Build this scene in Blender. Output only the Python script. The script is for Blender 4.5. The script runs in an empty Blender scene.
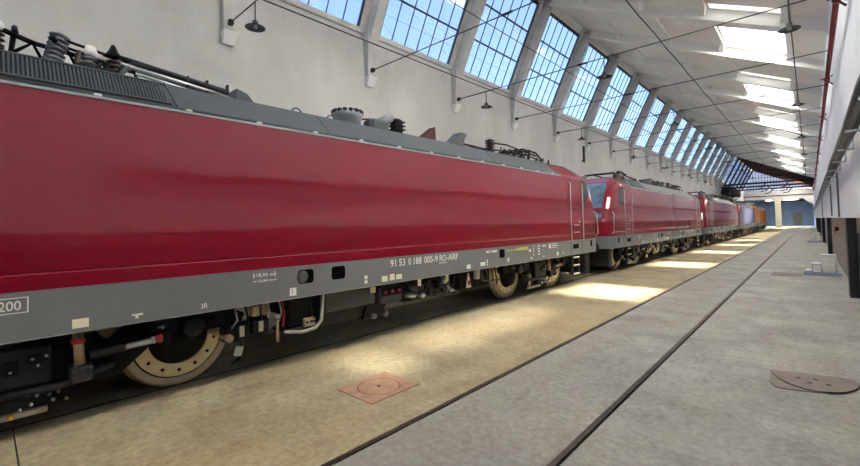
import bpy, bmesh, math, random
from mathutils import Vector, Matrix
random.seed(7)
S = bpy.context.scene
COL = S.collection
PI = math.pi

# ------------------------------------------------------------------ camera
f, yaw, pitch, roll, ppy, H = 412.5, .7444, .0344, -.0217, 211.8, 1.99
fw = Vector((-math.sin(yaw)*math.cos(pitch), math.cos(yaw)*math.cos(pitch), math.sin(pitch)))
rt = Vector((math.cos(yaw), math.sin(yaw), 0)); up = rt.cross(fw)
r2 = rt*math.cos(roll)+up*math.sin(roll); u2 = -rt*math.sin(roll)+up*math.cos(roll)
cam = bpy.data.cameras.new('camera'); cam.sensor_fit = 'HORIZONTAL'; cam.sensor_width = 36
cam.lens = f/860*36; cam.shift_y = -(233-ppy)/860; cam.clip_start = .05; cam.clip_end = 500
co = bpy.data.objects.new('camera', cam); COL.objects.link(co)
M = Matrix((r2, u2, -fw)).transposed().to_4x4(); M.translation = (0, 0, H); co.matrix_world = M
S.camera = co
# ------------------------------------------------------------------ sky, sun, exposure
SUN_DIR = Vector((-2.95, .5, -9.2)).normalized()          # travel direction of the sunlight
w = bpy.data.worlds.new('world'); S.world = w; w.use_nodes = True
nt = w.node_tree; bg = nt.nodes['Background']
sky = nt.nodes.new('ShaderNodeTexSky'); sky.sky_type = 'NISHITA'; sky.sun_disc = False
sky.sun_elevation = math.asin(-SUN_DIR.z); sky.sun_rotation = math.atan2(-SUN_DIR.x, -SUN_DIR.y)
sky.air_density = 1.0; sky.dust_density = 1.6; sky.ozone_density = 2.5
nt.links.new(sky.outputs[0], bg.inputs[0]); bg.inputs[1].default_value = .136
sl = bpy.data.lights.new('sun', 'SUN'); sl.energy = 40.0; sl.angle = math.radians(4.5); sl.color = (1, .97, .92)
so = bpy.data.objects.new('sun', sl); COL.objects.link(so)
so.rotation_euler = SUN_DIR.to_track_quat('-Z', 'Y').to_euler(); so.location = (6, 0, 30)
vs = S.view_settings; vs.view_transform = 'Standard'; vs.look = 'None'; vs.gamma = 1; vs.use_curve_mapping = False
vs.exposure = 1.70
S.cycles.max_bounces = 10; S.cycles.diffuse_bounces = 7; S.cycles.transparent_max_bounces = 24
S.cycles.sample_clamp_indirect = 8; S.cycles.caustics_reflective = False; S.cycles.caustics_refractive = False

# ------------------------------------------------------------------ materials
MATS = {}
def mat(name, col, rough=.6, metal=0., var=.0, scale=4., bump=0., bscale=40., coat=0., col2=None, stretch=(1,1,1), spec=.5, detail=6., emis=None, lo=.35, hi=.65):
    m = bpy.data.materials.new(name); m.use_nodes = True
    n = m.node_tree.nodes; l = m.node_tree.links; b = n['Principled BSDF']
    b.inputs['Base Color'].default_value = (*col, 1); b.inputs['Roughness'].default_value = rough
    b.inputs['Metallic'].default_value = metal; b.inputs['Specular IOR Level'].default_value = spec
    if coat: b.inputs['Coat Weight'].default_value = coat; b.inputs['Coat Roughness'].default_value = .04
    tc = n.new('ShaderNodeTexCoord'); mp = n.new('ShaderNodeMapping'); mp.inputs['Scale'].default_value = stretch
    l.new(tc.outputs['Object'], mp.inputs['Vector'])
    if var or col2:
        c2 = col2 or tuple(max(0, c*(1-var)) for c in col)
        t = n.new('ShaderNodeTexNoise'); t.inputs['Scale'].default_value = scale; t.inputs['Detail'].default_value = detail; t.inputs['Roughness'].default_value = .65
        l.new(mp.outputs[0], t.inputs['Vector'])
        r = n.new('ShaderNodeValToRGB'); r.color_ramp.elements[0].position = lo; r.color_ramp.elements[1].position = hi
        r.color_ramp.elements[0].color = (*c2, 1); r.color_ramp.elements[1].color = (*col, 1)
        l.new(t.outputs['Fac'], r.inputs[0]); l.new(r.outputs[0], b.inputs['Base Color'])
    if bump:
        t = n.new('ShaderNodeTexNoise'); t.inputs['Scale'].default_value = bscale; t.inputs['Detail'].default_value = 4
        l.new(mp.outputs[0], t.inputs['Vector'])
        bp = n.new('ShaderNodeBump'); bp.inputs['Strength'].default_value = bump; bp.inputs['Distance'].default_value = .02
        l.new(t.outputs['Fac'], bp.inputs['Height']); l.new(bp.outputs[0], b.inputs['Normal'])
        if coat: l.new(bp.outputs[0], b.inputs['Coat Normal'])
    if emis: b.inputs['Emission Color'].default_value = (*emis, 1); b.inputs['Emission Strength'].default_value = 1
    MATS[name] = m; return m
def glass_mat(name, tint, gloss=.08, rough=.02):
    m = bpy.data.materials.new(name); m.use_nodes = True; n = m.node_tree.nodes; l = m.node_tree.links
    for x in list(n):
        if x.type != 'OUTPUT_MATERIAL': n.remove(x)
    t = n.new('ShaderNodeBsdfTransparent'); t.inputs[0].default_value = (*tint, 1)
    g = n.new('ShaderNodeBsdfGlossy'); g.inputs['Roughness'].default_value = rough
    x = n.new('ShaderNodeMixShader'); x.inputs[0].default_value = gloss
    l.new(t.outputs[0], x.inputs[1]); l.new(g.outputs[0], x.inputs[2]); l.new(x.outputs[0], n['Material Output'].inputs[0])
    MATS[name] = m
def floor_mat(name, base, dark, tan):
    m = bpy.data.materials.new(name); m.use_nodes = True; n = m.node_tree.nodes; l = m.node_tree.links; b = n['Principled BSDF']
    tc = n.new('ShaderNodeTexCoord')
    def noise(s, d, r, st=(1,1,1)):
        mp = n.new('ShaderNodeMapping'); mp.inputs['Scale'].default_value = st; l.new(tc.outputs['Object'], mp.inputs[0])
        t = n.new('ShaderNodeTexNoise'); t.inputs['Scale'].default_value = s; t.inputs['Detail'].default_value = d; t.inputs['Roughness'].default_value = r; l.new(mp.outputs[0], t.inputs['Vector']); return t
    def ramp(t, a, c, ca, cb):
        r = n.new('ShaderNodeValToRGB'); r.color_ramp.elements[0].position = a; r.color_ramp.elements[1].position = c
        r.color_ramp.elements[0].color = (*ca, 1); r.color_ramp.elements[1].color = (*cb, 1); l.new(t.outputs['Fac'], r.inputs[0]); return r
    def mix(fac, a, c, mode='MIX'):
        x = n.new('ShaderNodeMix'); x.data_type = 'RGBA'; x.blend_type = mode
        if hasattr(fac, 'outputs'): l.new(fac.outputs[0], x.inputs[0])
        else: x.inputs[0].default_value = fac
        l.new(a, x.inputs[6]); l.new(c, x.inputs[7]); return x.outputs[2]
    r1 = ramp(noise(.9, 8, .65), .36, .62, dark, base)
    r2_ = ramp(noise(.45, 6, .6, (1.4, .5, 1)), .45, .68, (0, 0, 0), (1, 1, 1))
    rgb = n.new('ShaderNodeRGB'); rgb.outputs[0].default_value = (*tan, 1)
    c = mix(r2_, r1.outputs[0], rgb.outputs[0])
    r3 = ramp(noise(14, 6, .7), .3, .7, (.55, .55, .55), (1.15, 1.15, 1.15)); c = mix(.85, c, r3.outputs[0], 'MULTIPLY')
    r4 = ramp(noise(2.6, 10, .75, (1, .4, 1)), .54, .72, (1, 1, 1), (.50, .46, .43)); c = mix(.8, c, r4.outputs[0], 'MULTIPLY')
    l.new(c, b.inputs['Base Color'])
    rr = ramp(noise(2.2, 5, .6), .3, .7, (.5, .5, .5), (.8, .8, .8)); l.new(rr.outputs[0], b.inputs['Roughness'])
    bp = n.new('ShaderNodeBump'); bp.inputs['Strength'].default_value = .25; bp.inputs['Distance'].default_value = .01
    l.new(noise(30, 6, .7).outputs['Fac'], bp.inputs['Height']); l.new(bp.outputs[0], b.inputs['Normal'])
    MATS[name] = m
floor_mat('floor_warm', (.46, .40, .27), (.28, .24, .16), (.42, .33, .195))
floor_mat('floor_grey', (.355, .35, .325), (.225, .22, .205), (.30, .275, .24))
mat('plaster', (.62, .625, .63), .85, var=.22, scale=.5, bump=.25, bscale=12, stretch=(1, 1, .6), col2=(.49, .495, .50))
mat('white_paint', (.86, .86, .86), .7, var=.07, scale=.9, bump=.1, bscale=15)
mat('right_white', (.82, .87, .95), .7, var=.06, scale=.9, bump=.1, bscale=15)
mat('roof_paint', (.88, .875, .86), .8, var=.1, scale=.8, bump=.1, bscale=15)
mat('concrete_grey', (.62, .62, .61), .8, var=.16, scale=2.5, bump=.2, bscale=25)
mat('lower_tan', (.40, .36, .30), .7, var=.3, scale=2)
mat('black_paint', (.012, .013, .018), .55, var=.2, scale=6)
mat('void_black', (.004, .004, .005), .9, spec=.05)  # matte black painting the shade inside skirt recesses and sockets
mat('dado_black', (.03, .03, .034), .7, var=.3, scale=3)
mat('window_steel', (.035, .045, .075), .6)
mat('dark_steel', (.02, .021, .025), .5, metal=.3)
mat('rust_steel', (.09, .028, .02), .8, var=.5, scale=4)
mat('rust_roof', (.48, .17, .08), .85, col2=(.17, .06, .04), scale=.6)
mat('soot', (.03, .027, .032), .9, var=.4, scale=2)
mat('blue_wall', (.22, .32, .52), .8, var=.2, scale=.5)
mat('rail_steel', (.10, .07, .05), .45, metal=.6, var=.4, scale=8)
mat('groove_dark', (.03, .024, .02), .95)  # near-black brown of slot beds, manhole well and drain holes
mat('red_pipe', (.20, .022, .022), .55)
mat('cable_grey', (.16, .16, .17), .7)
mat('galvanised', (.55, .60, .68), .4, metal=.4)
mat('blue_steel', (.42, .52, .72), .45, metal=.2)
mat('hatch_rust', (.47, .28, .20), .75, var=.35, scale=6, bump=.2, bscale=30)
mat('hatch_brown', (.20, .155, .14), .6, metal=.2, var=.3, scale=5, bump=.15, bscale=60)
mat('hatch_patch', (.23, .20, .18), .85, var=.3, scale=9)
mat('loco_red', (.225, .0028, .017), .45, coat=1., bump=.02, bscale=1.1, spec=.15, stretch=(1, .7, 1.2)); MATS['loco_red'].node_tree.nodes['Principled BSDF'].inputs['Coat IOR'].default_value = 1.75
mat('loco_orange', (.55, .20, .06), .7, spec=.2)
mat('loco_grey', (.18, .19, .20), .42, var=.08, scale=2)
mat('roof_grey', (.068, .080, .095), .45, var=.1, scale=3)
mat('roof_deck', (.06, .065, .075), .6)
mat('gutter_alu', (.45, .45, .47), .4, metal=.5)
mat('clip_white', (.75, .75, .75), .5)
mat('bogie_black', (.007, .007, .008), .6, spec=.25, var=.3, scale=8)
mat('bogie_grey', (.024, .025, .028), .5, spec=.35, var=.3, scale=6)
mat('box_grey', (.085, .088, .092), .5, var=.2, scale=4)
mat('disc_beige', (.90, .74, .44), .35, metal=.15, var=.12, scale=5)
mat('rim_bronze', (.62, .50, .36), .4, metal=.3, var=.25, scale=6)
mat('silver', (.62, .64, .67), .28, metal=.85)
mat('tan_part', (.50, .38, .24), .5, var=.3, scale=8)
mat('guard_grey', (.30, .28, .23), .5)
mat('pale_part', (.66, .62, .50), .55, var=.15, scale=6)
mat('decal_white', (.82, .82, .80), .5)
mat('decal_cream', (.78, .75, .58), .5)
mat('decal_yellow', (.58, .55, .10), .5)
mat('decal_red', (.50, .03, .03), .5)
mat('orange_mark', (.75, .40, .05), .5)
mat('insulator', (.07, .035, .03), .35)
mat('insulator_grey', (.22, .24, .27), .4)
mat('cab_glass', (.02, .025, .03), .04, spec=.8)
mat('windscreen', (.16, .24, .32), .04, spec=.9, var=.5, scale=3)  # pale blue sky reflection put into the glass colour
mat('handrail', (.55, .45, .45), .4, metal=.2)
mat('lamp_black', (.02, .02, .022), .4)
mat('lamp_lens', (.5, .5, .5), .2)
glass_mat('pane_glass', (.93, .95, .97), .05)
glass_mat('skylight_glass', (.90, .88, .82), .04)
_m = MATS['skylight_glass']; _n = _m.node_tree.nodes; _l = _m.node_tree.links      # ribbed, dusty glass: part clear, part diffusing
_t = _n.new('ShaderNodeBsdfTranslucent'); _t.inputs[0].default_value = (.93, .92, .88, 1); _x = _n.new('ShaderNodeMixShader'); _x.inputs[0].default_value = .55
_old = _n['Material Output'].inputs[0].links[0].from_socket
_l.new(_old, _x.inputs[1]); _l.new(_t.outputs[0], _x.inputs[2]); _l.new(_x.outputs[0], _n['Material Output'].inputs[0])
_o = _m.copy(); _o.name = 'opal_glass'; MATS['opal_glass'] = _o; [setattr(q.inputs[0], 'default_value', (.34, .34, .33, 1)) for q in _o.node_tree.nodes if q.type == 'BSDF_TRANSLUCENT']; [setattr(q.inputs[0], 'default_value', .97) for q in _o.node_tree.nodes if q.type == 'MIX_SHADER' and abs(q.inputs[0].default_value-.55) < .01]
_o = _m.copy(); _o.name = 'diffuse_skylight'; MATS['diffuse_skylight'] = _o; [setattr(q.inputs[0], 'default_value', .78) for q in _o.node_tree.nodes if q.type == 'MIX_SHADER' and abs(q.inputs[0].default_value-.55) < .01]  # extra diffusing pane, chosen to weaken the sun patch nearest the camera
_o = _m.copy(); _o.name = 'dirty_glass'; MATS['dirty_glass'] = _o
for q in _o.node_tree.nodes:
    if q.type == 'BSDF_TRANSLUCENT': q.inputs[0].default_value = (.72, .74, .80, 1)
    if q.type == 'BSDF_TRANSPARENT': q.inputs[0].default_value = (.72, .74, .80, 1)

# ------------------------------------------------------------------ helpers
class MB:
    def __init__(s): s.v = []; s.f = []; s.sm = []
    def add(s, v, fs, smooth=False):
        o = len(s.v); s.v += [tuple(p) for p in v]
        for q in fs: s.f.append(tuple(i+o for i in q)); s.sm.append(smooth)
        return s
    def box(s, x0, x1, y0, y1, z0, z1):
        v = [(x, y, z) for z in (z0, z1) for y in (y0, y1) for x in (x0, x1)]
        return s.add(v, [(0,2,3,1),(4,5,7,6),(0,1,5,4),(2,6,7,3),(0,4,6,2),(1,3,7,5)])
    def bbox(s, x0, x1, y0, y1, z0, z1, c=.02):
        # box with chamfered edges (three stacked rings)
        c = min(c, (x1-x0)/3, (y1-y0)/3, (z1-z0)/3)
        def ring(i, z): 
            a, b2, d, e = x0+i, x1-i, y0+i, y1-i
            return [(a+c,d,z),(b2-c,d,z),(b2,d+c,z),(b2,e-c,z),(b2-c,e,z),(a+c,e,z),(a,e-c,z),(a,d+c,z)]
        R = [ring(c, z0), ring(0, z0+c), ring(0, z1-c), ring(c, z1)]
        return s.loft(R, True, True)
    def loft(s, rings, cap0=False, cap1=False, closed=True, smooth=False):
        n = len(rings[0]); v = [p for r in rings for p in r]; fs = []
        for k in range(len(rings)-1):
            for i in range(n if closed else n-1):
                j = (i+1) % n; fs.append((k*n+i, k*n+j, (k+1)*n+j, (k+1)*n+i))
        o = len(s.v); s.add(v, fs, smooth)
        if cap0: s.f.append(tuple(o+i for i in reversed(range(n)))); s.sm.append(False)
        if cap1: s.f.append(tuple(o+(len(rings)-1)*n+i for i in range(n))); s.sm.append(False)
        return s
    def cyl(s, a, b, r, n=10, r1=None, cap=True):
        a, b = Vector(a), Vector(b); r1 = r if r1 is None else r1
        d = (b-a).normalized(); x = d.orthogonal().normalized(); y = d.cross(x)
        R = [[p+x*q*math.cos(2*PI*i/n)+y*q*math.sin(2*PI*i/n) for i in range(n)] for p, q in ((a, r), (b, r1))]
        return s.loft(R, cap, cap, smooth=True)
    def lathe(s, o, axis, prof, n=24):
        # prof: list of (radius, height along the axis)
        o = Vector(o); d = Vector(axis).normalized(); x = d.orthogonal().normalized(); y = d.cross(x)
        R = [[o+d*h+x*r*math.cos(2*PI*i/n)+y*r*math.sin(2*PI*i/n) for i in range(n)] for r, h in prof]
        return s.loft(R, prof[0][0] > 1e-4, prof[-1][0] > 1e-4, smooth=True)
    def tube(s, pts, r, n=6):
        pts = [Vector(p) for p in pts]; R = []; px = None
        for i, p in enumerate(pts):
            d = (pts[min(i+1, len(pts)-1)]-pts[max(i-1, 0)]).normalized()
            x = d.orthogonal().normalized() if px is None else (px-d*px.dot(d)).normalized()
            px = x; y = d.cross(x)
            R.append([p+x*r*math.cos(2*PI*k/n)+y*r*math.sin(2*PI*k/n) for k in range(n)])
        return s.loft(R, True, True, smooth=True)
    def obox(s, c, ax, ay, az):
        # box by centre and three half-axis vectors
        c, ax, ay, az = map(Vector, (c, ax, ay, az))
        v = [c+ax*i+ay*j+az*k for k in (-1, 1) for j in (-1, 1) for i in (-1, 1)]
        return s.add(v, [(0,2,3,1),(4,5,7,6),(0,1,5,4),(2,6,7,3),(0,4,6,2),(1,3,7,5)])
    def mesh(s, name, m):
        me = bpy.data.meshes.new(name); me.from_pydata(s.v, [], s.f)
        me.polygons.foreach_set('use_smooth', s.sm)
        me.materials.append(MATS[m]); me.update()
        bm = bmesh.new(); bm.from_mesh(me); bmesh.ops.recalc_face_normals(bm, faces=bm.faces); bm.to_mesh(me); bm.free()
        return me
    def build(s, name, m, parent=None, loc=None):
        o = bpy.data.objects.new(name, s.mesh(name, m)); COL.objects.link(o)
        if parent: o.parent = parent
        if loc: o.location = loc
        return o
def inst(name, me, parent=None, loc=(0,0,0), rot=(0,0,0)):
    o = bpy.data.objects.new(name, me); COL.objects.link(o); o.location = loc; o.rotation_euler = rot
    if parent: o.parent = parent
    return o
def empty(name, loc=(0,0,0)):
    o = bpy.data.objects.new(name, None); COL.objects.link(o); o.location = loc; o.empty_display_size = .2; return o
def tag(o, label, cat, group=None):
    o['label'] = label; o['category'] = cat
    if group: o['group'] = group
    return o
def struct(o, label=None, cat=None):
    o['kind'] = 'structure'
    if label: o['label'] = label
    if cat: o['category'] = cat
    return o
def stuff(o): o['kind'] = 'stuff'; return o
def copy_tree(o, parent=None):
    c = o.copy(); COL.objects.link(c); c.parent = parent
    for ch in list(o.children): copy_tree(ch, c)
    return c
ORD = ['nearest', 'second nearest', 'third nearest', 'fourth nearest', 'fifth nearest', 'sixth nearest', 'seventh nearest', 'eighth nearest', 'ninth nearest', 'tenth nearest',
       'eleventh nearest', 'twelfth nearest', 'thirteenth nearest', 'fourteenth nearest', 'fifteenth nearest', 'sixteenth nearest', 'seventeenth nearest', 'eighteenth nearest', 'nineteenth nearest', 'twentieth nearest', 'twenty-first nearest', 'twenty-second nearest']

# ------------------------------------------------------------------ hall dimensions
XW, XR = -10.8, .65                       # left wall, right wall (upper face)
Y0, Y1, Y2, Y3 = -14.2, 82.4, 115., 146.  # hall start, end of concrete bays, end of steel bays, back wall
FR = [13.4+4.6*k for k in range(-6, 16)]  # frame axes
ang = math.radians(64); WD = Vector((math.cos(ang), 0, math.sin(ang))); WN = Vector((math.sin(ang), 0, -math.cos(ang)))  # up the glazing; into the hall
WB = Vector((XW, 0, 8.55)); WL = 4.2
def wp(s, y, d=0.): p = WB+WD*s+WN*d; return Vector((p.x, y, p.z))
RT, RB = Vector((-8.95, 0, 12.34)), Vector((.65, 0, 7.78))   # underside of the roof beams
RD = (RB-RT).normalized(); RN = Vector((-RD.z, 0, RD.x)); RN = RN if RN.z > 0 else -RN
def rp(x, y, h=0.):
    t = (x-RT.x)/RD.x; p = RT+RD*t+RN*h; return Vector((p.x, y, p.z))
SH = .40                                   # slab underside above the beam underside
GR = [-3.07, -1.635]                       # grooved rails of the empty track
LX = -6.895                                # centre of the train track
TR = [LX-.7525, LX+.7525]

# ---- floor: strips between the rail slots, slots are recessed
rails = sorted(TR+GR)
fb = MB(); edges = [XW-.3]
sw = .040
for r in rails: edges += [r-sw, r+sw]
edges.append(1.2)
fl = None
def strip(x0, x1, m, ys, parent=None, name='floor_slab'):
    b = MB()
    for a, c in zip(ys[:-1], ys[1:]): b.box(x0, x1, a, c-.012, -.25, 0)
    return b.build(name, m, parent)
bed = MB().box(XW-.3, 1.2, Y0-.3, Y3+.5, -.40, -.055).build('floor', 'groove_dark'); struct(bed, 'concrete floor with sunk rail slots running the length of the hall', 'floor')
jy = [Y0, -6., .24, 26.2, 52., 82.4, 115., 146.]
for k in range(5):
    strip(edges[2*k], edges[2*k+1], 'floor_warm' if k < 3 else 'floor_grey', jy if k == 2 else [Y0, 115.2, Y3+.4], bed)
for r in rails:
    MB().box(r-sw+.004, r+.010, Y0, Y3, -.2, -.004).build('rail', 'rail_steel', bed)

# ---- left wall
wl = MB().box(XW-.4, XW, Y0, Y2, 0, 8.45).build('wall_left', 'plaster'); struct(wl, 'tall dirty white plastered wall behind the locomotives', 'wall')
tr = MB().box(XW-.4, XW+.10, Y0, Y1+.4, 8.45, 8.62).build('trim_1', 'concrete_grey'); struct(tr, 'concrete sill, rafters and pilasters framing the sloped windows', 'trim')
for k, y in enumerate(FR):
    b = MB(); b.obox(wp(2.15, y, .0), (0, .43, 0), WD*2.4, WN*.07); b.obox(wp(2.15, y, .22), (0, .17, 0), WD*2.4, WN*.2)
    b.build('rafter', 'concrete_grey', tr)
    p = MB(); p.loft([[(XW, y-.13, 7.02), (XW+.14, y-.13, 7.02), (XW+.14, y+.13, 7.02), (XW, y+.13, 7.02)], [(XW, y-.24, 8.5), (XW+.34, y-.24, 8.5), (XW+.34, y+.24, 8.5), (XW, y+.24, 8.5)]], True, True)
    p.build('pilaster', 'plaster', tr)
    c = MB(); c.loft([[(XW, y-.14, 6.72), (XW+.10, y-.14, 6.72), (XW+.10, y+.14, 6.72), (XW, y+.14, 6.72)], [(XW, y-.17, 7.03), (XW+.26, y-.17, 7.03), (XW+.26, y+.17, 7.03), (XW, y+.17, 7.03)]], True, True)
    c.build('corbel', 'white_paint', tr)
MB().box(XW-.4, XW-.02, Y0-.2, Y0, 0, 12).build('end_strip', 'plaster', wl)
# ---- sloped windows between the frames
SB = [1.44, 2.86]
def window(n, ya, yb, fine, steel='window_steel', glass='pane_glass', low=0.):
    e = empty('window_%d' % n, wp(0, (ya+yb)/2)); o = e.location.copy()
    struct(e, 'sloped steel-barred window high above the left wall, %s of its row' % ORD[min(n-1, 21)] if n < 40 else None, 'window')
    def loc(v): return Vector(v)-o
    def bar(y_a, y_b, s_a, s_b, d0, d1):
        b = MB(); c = loc(wp((s_a+s_b)/2, (y_a+y_b)/2, (d0+d1)/2))
        return b, c, (0, (y_b-y_a)/2, 0), WD*((s_b-s_a)/2), WN*((d1-d0)/2)
    def part(name, m, *a):
        b, c, ax, ay, az = bar(*a); b.obox(c, ax, ay, az); return b.build(name, m, e)
    part('frame', steel, ya, ya+.05, low, WL, -.05, .03); part('frame', steel, yb-.05, yb, low, WL, -.05, .03)
    part('frame', steel, ya, yb, low, low+.05, -.05, .03); part('frame', steel, ya, yb, WL-.12, WL, -.05, .05)
    N = 6; st = (yb-ya)/N
    sb = [low]+SB+[WL]
    for s_ in SB: part('crossbar', steel, ya, yb, s_-.03, s_+.03, -.03, .04)
    if fine:
        for i in range(1, N): part('mullion', steel, ya+i*st-.012, ya+i*st+.012, low, WL, -.02, .02)
        for i in range(N):
            for j in range(3): part('pane', glass, ya+i*st+.012, ya+(i+1)*st-.012, sb[j]+.03, sb[j+1]-.03, -.006, .0)
    else:
        mb = MB()
        for i in range(1, N): _, c, ax, ay, az = bar(ya+i*st-.012, ya+i*st+.012, low, WL, -.02, .02); mb.obox(c, ax, ay, az)
        stuff(mb.build('mullion', steel, e))
        pb = MB()
        for j in range(3): _, c, ax, ay, az = bar(ya+.03, yb-.03, sb[j]+.03, sb[j+1]-.03, -.006, 0); pb.obox(c, ax, ay, az)
        stuff(pb.build('pane', glass, e))
for k in range(len(FR)-1):
    window(k+1, FR[k]+.43, FR[k+1]-.43, FR[k] > 3 and FR[k] < 36)

# ---- roof: slab with skylight holes, beams, ribs
SKX = (-2.55, -.62)
SKY = [(-12.4, -10.0, -.62), (-3.2, -1.6, -1.6), (3.0, 8.3, -1.45)]     # (y0, y1, right edge)
for k in range(5, len(FR)-1):
    y = FR[k]
    SKY.append((y+1.75, y+4.2, -.62) if k % 2 else (y+3.95, y+4.36, -.62))      # full skylights in every other bay, narrow opal slots in between
ce = None
xs = [-9.85, SKX[0], SKX[1], .95]; cb = MB()  # left roof edge extended past the windows to keep sun off the sill
def slab(b, xa, xb, ya, yb, h=SH, t=.18):
    v = [rp(xa, ya, h), rp(xb, ya, h), rp(xb, yb, h), rp(xa, yb, h)]
    b.loft([v, [p+RN*t for p in v]], True, True)
slab(cb, xs[0], xs[1], Y0, Y1+.2); slab(cb, xs[2], xs[3], Y0, Y1+.2)
yp = Y0
for a, c, xe in SKY+[(Y1+.2, None, -.62)]:
    slab(cb, xs[1], xs[2], yp, a); yp = c
    if xe < -.7: slab(cb, xe, xs[2], a, c)
ce = struct(cb.build('ceiling', 'roof_paint'), 'white sloping concrete roof with deep cross beams', 'ceiling')
RIBX = [-7.1, -4.75, -2.72, -.47]
bm_proto = None
for k, y in enumerate(FR):
    b = MB(); xa, xb = -9.0, .66
    for (w_, h0, h1) in ((.17, 0, .13), (.105, .13, SH)):
        v0 = [rp(xa, y-w_, h0), rp(xb, y-w_, h0), rp(xb, y+w_, h0), rp(xa, y+w_, h0)]
        v1 = [rp(xa, y-w_, h1), rp(xb, y-w_, h1), rp(xb, y+w_, h1), rp(xa, y+w_, h1)]
        b.loft([v0, v1], True, True)
    if bm_proto is None:
        for v in range(len(b.v)): b.v[v] = (b.v[v][0], b.v[v][1]-y, b.v[v][2])
        bm_proto = b.mesh('beam', 'roof_paint')
    inst('beam', bm_proto, ce, (0, y, 0))
rib_me = {}
for xr in RIBX:
    b = MB(); w_ = .09
    for ya, yb, ha, hb in ((.105, .55, .10, .33), (.55, 4.05, .33, .33), (4.05, 4.495, .33, .10)):
        R = [[rp(xr-w_, yy, hh), rp(xr+w_, yy, hh), rp(xr+w_, yy, SH), rp(xr-w_, yy, SH)] for yy, hh in ((ya, ha), (yb, hb))]
        b.loft(R, True, True)
    rib_me[xr] = b.mesh('rib', 'roof_paint')
for k in range(len(FR)-1):
    for xr in RIBX: inst('rib', rib_me[xr], ce, (0, FR[k], 0))
# eaves strip above the windows
b = MB(); v = [wp(WL, Y0), wp(WL, Y1+.2), wp(WL+.5, Y1+.2), wp(WL+.5, Y0)]
b.loft([[p+WN*.0 for p in v], [p-WN*.25 for p in v]], True, True); b.build('eaves_beam', 'roof_paint', ce)
# skylights
for n, (a, c, xe) in enumerate(SKY):
    e = empty('window_%d' % (50+n), rp((SKX[0]+SKX[1])/2, (a+c)/2, SH)); o = e.location.copy()
    struct(e, 'roof skylight shaft with white curb, %s of its row' % ORD[min(n, 21)], 'skylight')
    def quad(xa, xb, ya, yb, h0, h1, name, m):
        v = [rp(xa, ya, h0)-o, rp(xb, ya, h0)-o, rp(xb, yb, h0)-o, rp(xa, yb, h0)-o]
        return MB().loft([v, [p+RN*(h1-h0) for p in v]], True, True).build(name, m, e)
    top = SH+.42; x0, x1 = SKX[0], xe
    quad(x0-.08, x0, a-.08, c+.08, SH+.185, top, 'curb', 'white_paint'); quad(x1, x1+.08, a-.08, c+.08, SH+.185, top, 'curb', 'white_paint')
    quad(x0, x1, a-.08, a, SH+.185, top, 'curb', 'white_paint'); quad(x0, x1, c, c+.08, SH+.185, top, 'curb', 'white_paint')
    quad(x0, x1, a, c, top-.06, top-.05, 'pane', 'opal_glass' if c-a < 1 else ('diffuse_skylight' if a < 9 else 'skylight_glass'))
    if c-a > 1:
        for t in (1/3, 2/3): quad(x0, x1, a+(c-a)*t-.02, a+(c-a)*t+.02, top-.05, top-.01, 'glazing_bar', 'white_paint')
# hall end walls, behind the camera
gb = MB(); gb.box(XW-.4, 1.2, Y0-.5, Y0-.2, 0, 13)
struct(gb.build('wall_front', 'plaster'), 'plain white end wall behind the viewer', 'wall')

# ---- right wall: white upper wall, recessed lower wall, black-painted pilasters
wr = MB().box(XR, XR+.5, Y0, Y2, 1.97, 8.6).build('wall_right', 'right_white'); struct(wr, 'white wall on the right with black pilasters below', 'wall')
MB().box(XR+.17, XR+.5, Y0, 14.7, 0, 1.60).build('lower_panel', 'dado_black', wr); MB().box(XR+.17, XR+.5, Y0, 14.7, 1.60, 1.97).build('lower_panel', 'lower_tan', wr); MB().box(XR+.17, XR+.5, 14.7, Y2, 0, 1.97).build('lower_panel', 'lower_tan', wr)
for y in (-3., 14.5, 31.2, 45.2, 62., 78., 95.):
    MB().box(XR, XR+.17, y, y+.55, 0, 1.97).build('pilaster', 'black_paint', wr)

# ---- steel-framed far section
ce2 = MB(); 
for xa, xb, ya, yb in ((-9.85, -2.55, Y1+.2, Y2), (-.6, .95, Y1+.2, Y2), (-2.55, -.6, Y1+.2, 106), (-2.55, -.6, 113, Y2)): slab(ce2, xa, xb, ya, yb, SH+.1, .15)  # left edge overhangs here too, added to stop sun leaking in
ce2 = struct(ce2.build('ceiling', 'rust_roof'), 'rusty brown boarded roof of the far steel section', 'ceiling')
for ya, yb in ((106, 113),):
    v = [rp(-2.55, ya, SH+.12), rp(-.6, ya, SH+.12), rp(-.6, yb, SH+.12), rp(-2.55, yb, SH+.12)]; MB().loft([v, [p+RN*.01 for p in v]], True, True).build('added_roof_light', 'skylight_glass', ce2)  # glazed opening added so that sun reaches the far column
for k in range(7):
    y = Y1+1.2+k*4.9
    b = MB(); b.obox(wp(1.6, y, .1), (0, .12, 0), WD*3.0, WN*.14); b.build('steel_rafter', 'rust_steel' if k else 'dark_steel', ce2)
    b = MB(); xa, xb = -9.0, .66
    b.loft([[rp(xa, y-.09, .1), rp(xb, y-.09, .1), rp(xb, y+.09, .1), rp(xa, y+.09, .1)], [rp(xa, y-.09, SH+.1), rp(xb, y-.09, SH+.1), rp(xb, y+.09, SH+.1), rp(xa, y+.09, SH+.1)]], True, True)
    b.build('beam', 'rust_steel', ce2)
    if k < 6: window(22+k, y+.14, y+4.76, False, 'rust_steel', 'dirty_glass')
for y in (87., 96., 105.):
    b = MB(); b.box(XW, XR, y-.12, y+.12, 7.75, 8.05); tb = b.build('tie_beam', 'dark_steel', ce2)
    for x in (-5.2, -2.4): MB().tube([(x, y, 7.8), (x-.5, y, 7.95-.9), (x-1.3, y, 6.9)][::-1], .09).build('knee_brace', 'dark_steel', ce2)
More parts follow.
